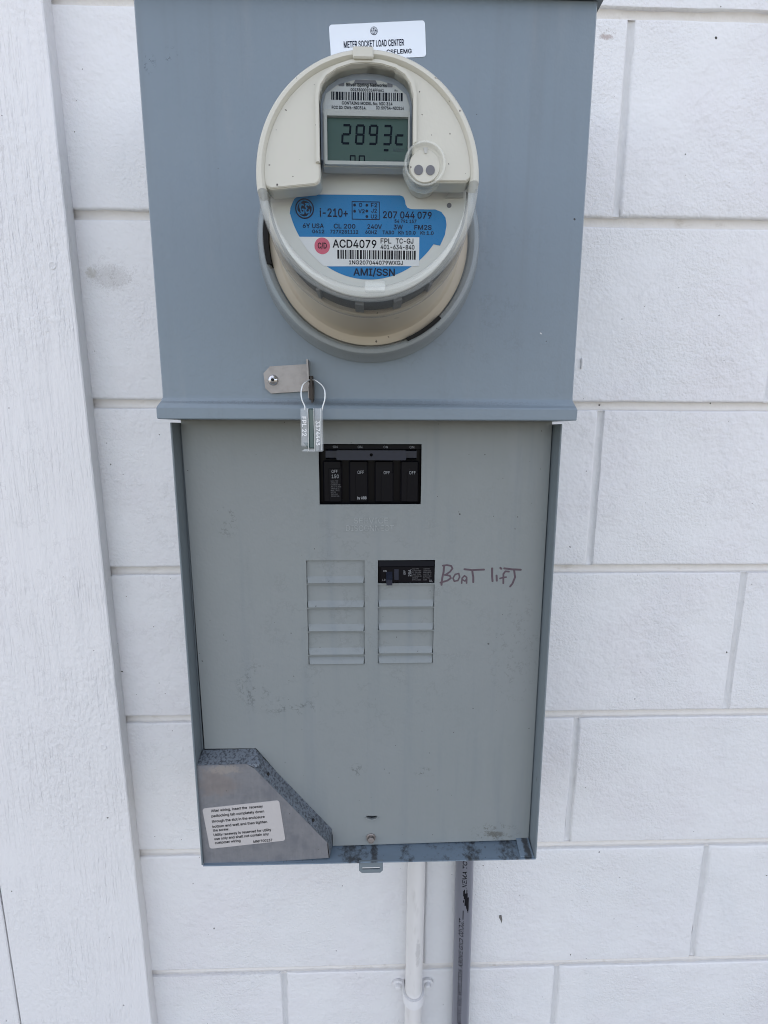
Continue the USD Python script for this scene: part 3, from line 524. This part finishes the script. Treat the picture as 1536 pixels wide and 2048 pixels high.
def spline(p, n=6):
    p = np.array(p, float); q = np.vstack([2 * p[0] - p[1], p, 2 * p[-1] - p[-2]]); out = []
    for i in range(1, len(q) - 2):
        for t in np.linspace(0, 1, n, endpoint=False):
            out.append(0.5 * (2 * q[i] + (q[i + 1] - q[i - 1]) * t + (2 * q[i - 1] - 5 * q[i] + 4 * q[i + 1] - q[i + 2]) * t * t + (3 * q[i] - 3 * q[i + 1] + q[i + 2] - q[i - 1]) * t ** 3))
    return out + [p[-1]]
obj('wire_loop', tube(spline([(-53.9, 165.5, 1409), (-53.9, 165.5, 1412.4), (-56.2, 165, 1418), (-56.7, 164.5, 1424), (-55.2, 163, 1430), (-51.8, 160.5, 1433.2), (-48.4, 158, 1434.6), (-44.6, 160, 1433.6), (-39.6, 163, 1430), (-37.0, 164.6, 1425.5), (-36.9, 165, 1418.5), (-38.6, 165.5, 1412.6), (-39.4, 165.5, 1409)]), 0.62, 8), M['wire'], seal, smooth=True)
obj('tag_body', [cbox(-57.5, -51.0, 161.4, 167.4, 1378.5, 1410.8, 0.9), cbox(-46.0, -39.0, 161.0, 167.6, 1374.2, 1410.8, 0.9), hull([(-57.3, 163.4, 1374.6), (-46, 163.4, 1374.2), (-46, 163.4, 1376.2), (-55, 163.4, 1376.4), (-57.3, 167, 1374.6), (-46, 167, 1374.2), (-46, 167, 1376.2), (-55, 167, 1376.4)])], M['seal'], seal)
obj('tag_core', [cbox(-50.9, -46.1, 163.2, 167.0, 1377.0, 1410.4, 0.9), hull([(-56, 164, 1382), (-50.6, 164, 1382), (-50.6, 164, 1377), (-52, 164, 1377), (-56, 165.6, 1382), (-50.6, 165.6, 1382), (-50.6, 165.6, 1377), (-52, 165.6, 1377)])], M['seal_core'], seal)
obj('tag_ribs', [cbox(-51.2, -50.8, 166, 168.1, 1375, 1410.6, 0.1), cbox(-46.3, -45.9, 166, 168.1, 1375, 1410.6, 0.1), cbox(-40.6, -40.2, 166, 168.0, 1375.4, 1410.6, 0.1)], M['wire'], seal)
obj('tag_lettering', [text('FPL 22', -56.2, -56.2 + 16.2, 1403.6, 3.5, 167.45, True, turn_deg=-90), text('3374443', -44.6, -44.6 + 20.6, 1400.2, 3.2, 167.65, True, turn_deg=-90)], M['seal_white'], seal)

# ------------------------------------------------------------------ electricity meter
CX, CZ = 0.6, 1541.0
met = thing('electricity_meter', 'round cream utility meter with blue label and digital readout', 'meter', (CX, 150, CZ))
obj('sealing_ring', turn([(80.2, 152), (80.2, 167.0), (81.2, 170.0), (83.6, 172.0), (86.4, 171.6), (88.2, 168.8), (88.8, 161), (90.6, 157), (91.2, 150.2), (83, 150.2)], CX, CZ), M['ring_clear'], met, smooth=40)
obj('ring_slot', turn([(79.6, 160), (82.9, 160), (82.9, 171.9), (79.6, 170.6)], CX, CZ, 171.0, 193.5, 14), M['void'], met)
obj('ring_slot', turn([(79.6, 160), (82.9, 160), (82.9, 171.9), (79.6, 170.6)], CX, CZ, -67.5, -45, 14), M['void'], met)
obj('meter_base', turn([(0, 151), (79.2, 151), (79.2, 165.6), (78.2, 166.6), (73.2, 168.4), (71.4, 171.5), (70.6, 178), (69.2, 216), (68.4, 220.4), (62, 220.4), (0, 220.4)], CX, CZ), M['cream_body'], met, smooth=35)
obj('inner_ring', turn([(56, 219), (64.6, 219), (64.2, 243), (56, 243)], CX, CZ), M['dark_in'], met, smooth=40)
for a in (238, 262, 285, 308):
    obj('inner_clip', turn([(64.0, 221), (66.6, 221), (66.4, 240), (64.0, 240)], CX, CZ, a, a + (2.2 if a in (238, 308) else 5), 4), M['grey_in'], met)
obj('cover_side', turn([(67.2, 218.5), (69.6, 218.5), (68.2, 246), (67.6, 256), (66.0, 256), (66.2, 246)], CX, CZ), M['side_pane'], met, smooth=40)
face = obj('faceplate', turn([(0, 240), (62.4, 240), (62.4, 244.6), (62, 245), (0, 245)], CX, CZ), M['plate'], met, smooth=30)
RIM = [(60.8, 252), (60.8, 262.6), (61.4, 264.6), (62.8, 266.2), (64.6, 266.0), (66.1, 264.4), (66.9, 261.6), (67.3, 252), (66.0, 250.5)]
obj('clear_rim', turn(RIM, CX, CZ, 187, 359, 72), M['rim_clear'], met, smooth=40)
obj('rim_tab', cbox(-1.4, 10.8, 262, 267.2, 1476.4, 1482.4, 0.7), M['rim_clear'], met)
fc = obj('front_pane', turn([(0, 261.2), (60.6, 261.2), (60.6, 262.2), (0, 262.2)], CX, CZ), M['pane'], met, smooth=30)
# cream shield over the upper half, with an arched window
arch = P((-27.8, 1500), (-27.8, 1582), (-26.6, 1588), (-23.2, 1592.6), (-17.0, 1596.4), (-9, 1598.9), (-0.8, 1599.7), (8, 1599.2), (16.2, 1597.2), (21.8, 1594), (25.2, 1589.6), (26.8, 1584), (27.4, 1500))
disc_in = Point(CX, CZ).buffer(62, quad_segs=32)
lowL = P((-90, 1531.0), (-62, 1533.2), (-31, 1536.4), (-10, 1537.4), (-10, 1700), (-90, 1700)); lowR = P((0, 1539.2), (46, 1539.2), (90, 1539.6), (90, 1700), (0, 1700))
sh = disc_in.intersection(unary_union([lowL, lowR])).difference(arch.buffer(-1.5, quad_segs=4).buffer(1.5))
sh = unary_union([sh.buffer(-4.5, quad_segs=6).buffer(4.5, quad_segs=6), sh.intersection(rect(-90, 1556, 90, 1700))])
frame = arch.buffer(2.4).difference(arch).intersection(disc_in).intersection(rect(-90, 1548, 90, 1700)).difference(Point(34.2, 1547.4).buffer(13))
shb = sh.buffer(-0.9, quad_segs=3)
shield = obj('front_shield', [ext(sh, 251.5, 263.4), ext(sh.buffer(-0.45), 263.4, 264.0), ext(shb, 264.0, 264.3), ext(frame, 252, 265.2), ext(frame.buffer(-0.35), 265.2, 265.6), turn(RIM, CX, CZ, -1.5, 187, 90)], M['cream'], met, smooth=38)
obj('rim_tab', cbox(-8.0, 3.8, 260, 267.2, 1601.0, 1607.0, 0.7), M['cream'], shield)
obj('optical_port_ring', turn([(10.6, 259), (10.6, 266.2), (11.0, 267.2), (12.0, 267.2), (12.5, 266.2), (12.8, 259)], 34.2, 1547.6, n=48), M['port_clear'], met, smooth=40)
port = obj('optical_port', turn([(0, 246), (9.4, 246), (9.4, 264.0), (8.8, 264.8), (0, 264.8)], 34.3, 1547.4, n=48), M['cream'], met, smooth=40)
for hxx in (30.6, 37.6): obj('port_hole', disc(hxx, 1545.0, 2.7, 264.82, 265.1), M['grey_print'], port)
obj('port_notch', ext(P((33.2, 1557), (36, 1557), (35.2, 1553.8), (34.0, 1553.8)), 264.82, 265.2), M['module'], port)
# display module behind the window
body = P((-26.6, 1550.6), (-26.6, 1584), (-24.6, 1590), (-18, 1594.6), (-8, 1597.4), (-0.8, 1597.9), (8, 1597.4), (17, 1595), (23.4, 1590.4), (25.6, 1584), (25.8, 1550.6))
mod = obj('display_module', [ext(body, 245.2, 252.2), ext(rrect(-25.8, 25.6, 1551.0, 1580.6, 1.2).difference(rect(-24, 1553.0, 24.6, 1577.2)), 252.2, 254.6)], M['module'], met)
obj('window_surround', ext(arch.buffer(-0.15).intersection(rect(-40, 1553, 40, 1700)), 244.5, 257.6), M['surround'], met)
obj('network_label', ext(body.intersection(rect(-30, 1581.2, 30, 1594.8)).buffer(-0.4), 252.25, 252.45), M['nic'], mod)
obj('module_detail', [ext(rrect(-17, -13.6, 1594.0, 1596.4, .4).intersection(body), 252.25, 252.6), ext(rrect(12, 15.2, 1594, 1596.2, .4).intersection(body), 252.25, 252.6), ext(P((-8, 1595.6), (6, 1595.6), (5, 1597.4), (-7, 1597.4)), 252.25, 252.6)], M['grey_print'], mod)
bars, x = [], -21.4
while x < 21.2:
    w = rng.choice([0.45, 0.8, 1.2]); bars.append(rect(x, 1586.7, min(x + w, 21.3), 1591.0)); x += w + rng.choice([0.4, 0.7])
obj('label_print', [ext(unary_union(bars), 252.5, 252.6), text('Silver Spring Networks', -12.5, 11.8, 1594.0, 1.75, 252.5, True), text('001350001014FF661', -9.8, 10.0, 1591.5, 1.45, 252.5, True), text('Rx', 16.4, 18.2, 1591.8, 1.0, 252.5),
     text('CONTAINS MODEL No. NIC 314', -15.1, 15.2, 1584.4, 1.5, 252.5, True), text('FCC ID: OW6-NIC514,', -21.1, -0.5, 1582.0, 1.5, 252.5, True), text('IC: 5975A-NIC514', 5.4, 22.1, 1582.2, 1.5, 252.5, True)], M['print'], mod)
lcd = obj('lcd_screen', ext(rect(-24, 1553.0, 24.6, 1577.2), 252.22, 252.5), M['lcd'], mod)
def seven(x0, z0, w, h, on, t=1.0):
    g = 0.16; s = {'a': [(x0 + t * .6, z0 + h), (x0 + w - t * .6, z0 + h)], 'g': [(x0 + t * .6, z0 + h / 2), (x0 + w - t * .6, z0 + h / 2)], 'd': [(x0 + t * .6, z0), (x0 + w - t * .6, z0)],
         'f': [(x0, z0 + h - t * .6), (x0, z0 + h / 2 + t * .6)], 'b': [(x0 + w, z0 + h - t * .6), (x0 + w, z0 + h / 2 + t * .6)], 'e': [(x0, z0 + h / 2 - t * .6), (x0, z0 + t * .6)], 'c': [(x0 + w, z0 + h / 2 - t * .6), (x0 + w, z0 + t * .6)]}
    return [LineString(s[q]).buffer(t / 2 - g / 4, cap_style='square', join_style='mitre') for q in on]
seg = []
for x0, on in ((-15.6, 'abged'), (-7.3, 'abcdefg'), (0.7, 'abcdfg'), (9.2, 'abcdg'), (16.9, 'ged')): seg += seven(x0 + .4, 1563.5, 4.4, 9.8, on, 1.3)
on_ = [stroke([(-10.2, 1553.4), (-10.2, 1556.8), (-7.4, 1556.8), (-7.4, 1553.4), (-10.2, 1553.4)], .75), stroke([(-4.8, 1553.2), (-4.8, 1556.8), (-1.7, 1556.8), (-1.7, 1553.2)], .75), rect(10.1, 1559.6, 12.9, 1560.8)]
shear = affinity.skew(unary_union(seg), xs=4, origin=(0, 1563))
obj('display_digits', [ext(shear, 252.55, 252.65), ext(unary_union(on_), 252.55, 252.65)], M['segment'], mod)
obj('display_units', [text('kWh', 16.0, 22.4, 1559.4, 1.9, 252.55), text('Delivered', 10.4, 21.6, 1553.4, 1.7, 252.55)], M['segment_faint'], mod)
# blue nameplate
blue = P((-49.5, 1528), (-49.0, 1531.6), (-46.6, 1536.6), (-43.0, 1539.2), (-40, 1539.6), (20.6, 1539.9), (22.8, 1539.2), (23.8, 1537.4), (24.4, 1534.6), (25.6, 1532.8), (27.8, 1532.0), (43.4, 1532.0), (47.4, 1530.6), (50.2, 1527.2), (50.9, 1523.0), (50, 1517), (47, 1510.6)).union(
    Point(CX, CZ).buffer(51.5, quad_segs=32).intersection(P((-49.5, 1528), (47, 1510.6), (47, 1480), (-60, 1480))))
blue = blue.difference(P((-60, 1520), (-49.4, 1524), (-44.2, 1514.9), (-28.6, 1497.0), (-60, 1490)).buffer(0.01))
white = P((-44.4, 1514.6), (33.4, 1515.4), (33.5, 1498.0), (-28.4, 1497.2), (-33.0, 1501.2), (-38.6, 1506.6))
bl = obj('blue_label', ext(blue, 245.05, 245.2), M['blue'], face)
obj('white_label', ext(white, 245.2, 245.32), M['white'], face)
obj('pink_dot', disc(-29.2, 1509.4, 5.0, 245.34, 245.42), M['pink'], face)
bars, x = [], -19.6
while x < 31.2:
    w = rng.choice([0.5, 0.9, 1.3]); bars.append(rect(x, 1501.8, min(x + w, 31.4), 1507.2)); x += w + rng.choice([0.45, 0.75])
obj('white_label_print', [ext(unary_union(bars), 245.34, 245.44), text('ACD4079', -22.5, 5.8, 1508.6, 4.6, 245.34, True), text('FPL', 8.4, 15.3, 1511.4, 2.9, 245.34, True), text('TC-GJ', 18.2, 29.6, 1511.5, 2.9, 245.34, True),
     text('401-634-840', 8.4, 30.4, 1508.0, 2.6, 245.34, True), text('1NG207044079WXGJ', -12.1, 23.0, 1498.6, 2.3, 245.34, True), text('C/D', -32.0, -26.3, 1507.9, 3.3, 245.43, True)], M['print'], face)
e0, e1 = emblem(-40.0, 1531.2, 6.0, 245.22)
wd = rect(-10.0, 1525.3, 7.8, 1536.0); wd = wd.difference(wd.buffer(-0.45))
dots = unary_union([Point(q).buffer(0.85) for q in ((-8.2, 1533.8), (-8.2, 1530.2), (-0.4, 1533.8), (-0.4, 1530.4), (-0.4, 1527.2))])
r1 = (('6Y USA', -41.4, -28.0), ('CL 200', -21.6, -7.8), ('240V', -0.1, 9.2), ('3W', 16.8, 22.7), ('FM2S', 30.1, 41.3)); r2 = (('0612', -35.4, -27.8), ('727X281112', -23.9, -6.0), ('60HZ', -1.4, 6.1), ('TA30', 9.6, 17.1), ('Kh 10.0', 19.9, 31.0), ('Kt 1.0', 34.1, 42.7))
obj('emblem', e0, M['navy'], face)
obj('wiring_diagram_frame', ext(wd, 245.22, 245.34), M['navy'], face)
obj('wiring_diagram_print', [ext(dots, 245.22, 245.34)] + [text(a, b, c, e, 2.2, 245.22, True) for a, b, c, e in (('O', -5.4, -3.4, 1532.8), ('F2', 2.2, 6.2, 1532.8), ('V2', -5.8, -1.8, 1529.2), ('J2', 2.4, 6.0, 1529.6), ('U2', 2.2, 6.2, 1526.2))], M['navy'], face)
for t_ in ([text('i-210+', -30.4, -12.6, 1526.8, 4.7, 245.22, True), text('207 044 079', 9.9, 41.2, 1526.5, 3.9, 245.22, True), text('54 791 157', 17.4, 31.4, 1523.8, 1.9, 245.22, True), text('AMI/SSN', -9.3, 17.8, 1491.9, 4.2, 245.22, True)] +
    [text(s, a, b, 1520.0, 2.6, 245.22, True) for s, a, b in r1] + [text(s, a, b, 1517.0, 2.0, 245.22, True) for s, a, b in r2]): obj('blue_label_print', t_, M['navy'], face)
obj('emblem_lines', e1, M['blue'], face)
obj('reset_hole', disc(52.3, 1534.5, 1.5, 245.05, 245.25), M['grey_print'], face)
obj('warning_triangle', ext(P((49.4, 1538.4), (61.0, 1538.8), (60.6, 1543), (52.4, 1543)), 245.05, 246.4), M['module'], face)

# ------------------------------------------------------------------ conduits below the enclosure
wc = thing('white_conduit', 'white painted round conduit below the enclosure, left of the grey conduit', 'conduit', (62, 14, 300))
obj('pipe', tube([(60.6, 13.6, 60), (62.6, 13.6, 506), (63.9, 13.6, 800), (64.4, 13.6, 937)], 12.3, 40), M['pvc_white'], wc, smooth=50)
sp = thing('pipe_strap', 'white painted two hole pipe strap screwed over the white conduit', 'pipe strap', (62.8, 0, 583))
arc = [(62.8 + 14.2 * math.cos(a), 13.6 + 14.2 * math.sin(a)) for a in np.linspace(0, math.pi, 20)]
line = [(84, 1.4), (77.4, 1.4)] + [(77.0, 8)] + arc + [(48.6, 8)] + [(48.2, 1.4), (41.6, 1.4)]
bandp = LineString(line).buffer(1.5, quad_segs=4)
bm = trimesh.creation.extrude_polygon(bandp, 15.0, engine='earcut'); bm.vertices = np.asarray(bm.vertices)[:, [0, 1, 2]] * [1, -1, 1] + [0, 0, 574.5]; bm.invert()
obj('strap_band', bm, M['white_paint'], sp, smooth=40)
for sx, sz in ((40.6, 583.2), (85.0, 583.8)):
    obj('strap_ear', ext(Point(sx, sz).buffer(8.2), 0.6, 3.4), M['white_paint'], sp)
    obj('strap_screw', [turn([(0, 3.2), (4.6, 3.2), (4.4, 6.0), (3.0, 7.8), (0, 8.2)], sx, sz, n=18)], M['white_paint'], sp, smooth=40)
gc = thing('grey_conduit', 'bare grey plastic conduit printed with black lettering', 'conduit', (132, 14, 300))
GX = lambda z: 133.4 - (z - 500) * 0.0089
obj('pipe', tube([(GX(60), 13.4, 60), (GX(506), 13.4, 506), (GX(800), 13.4, 800), (GX(937), 13.4, 937)], 12.4, 40), M['pvc_grey'], gc, smooth=50)
def wrap(m, z_from, a0):
    """lettering wound onto the pipe: reading direction runs up the pipe, letter height runs round it"""
    v = np.asarray(m.vertices).copy(); z = z_from + v[:, 0]; a = math.radians(a0) - v[:, 1] / 12.5; r = 12.5 + v[:, 2] * 0.06
    w = np.stack([GX(z) + r * np.sin(a), -(13.4 + r * np.cos(a)), z], 1)
    return trimesh.Trimesh(w, m.faces, process=False)
def pipe_text(s, z0, z1, h, a0, bold=False, shear=0.25):
    m = meshkit.text_mesh(s, 1.0, 1.0, bold); v = np.asarray(m.vertices).copy(); v[:, 0] -= v[:, 0].min(); v[:, 0] *= (z1 - z0) / v[:, 0].max(); v[:, 0] += v[:, 1] * h * shear; v[:, 1] *= h; m.vertices = v
    return wrap(m, z0, a0)
def smear(z0, z1, s0, s1, a0):
    m = trimesh.creation.extrude_polygon(rect(0, s0, z1 - z0, s1), 1.0, engine='earcut').subdivide().subdivide(); return wrap(m, z0, a0)
obj('pipe_lettering', [pipe_text('NEMA TC-2', 774, 828, 5.6, 4, True), pipe_text('CONDUIT', 694, 722, 6.4, -8, True), pipe_text('SCH 40 PVC 90C WIRE E326 ABOVE GND', 520, 690, 5.6, -8, True), pipe_text('ELECTRICAL', 452, 512, 5.6, -8, True),
     ] + [smear(743 + a, 743 + a + w, b, b + h, 2) for a, w, b, h in ((0, 29, -1.8, 1.2), (3, 20, -.8, 2.4), (-6, 22, -4.6, 2.4), (-3, 26, -2.6, 1.6), (14, 15, 1.4, 1.3), (18, 9, 2.2, 1.6), (8, 4, 2.4, 1.2), (-9, 9, -4.0, 1.0))] + [smear(723, 738, -.5, .6, -12)], M['print'], gc)
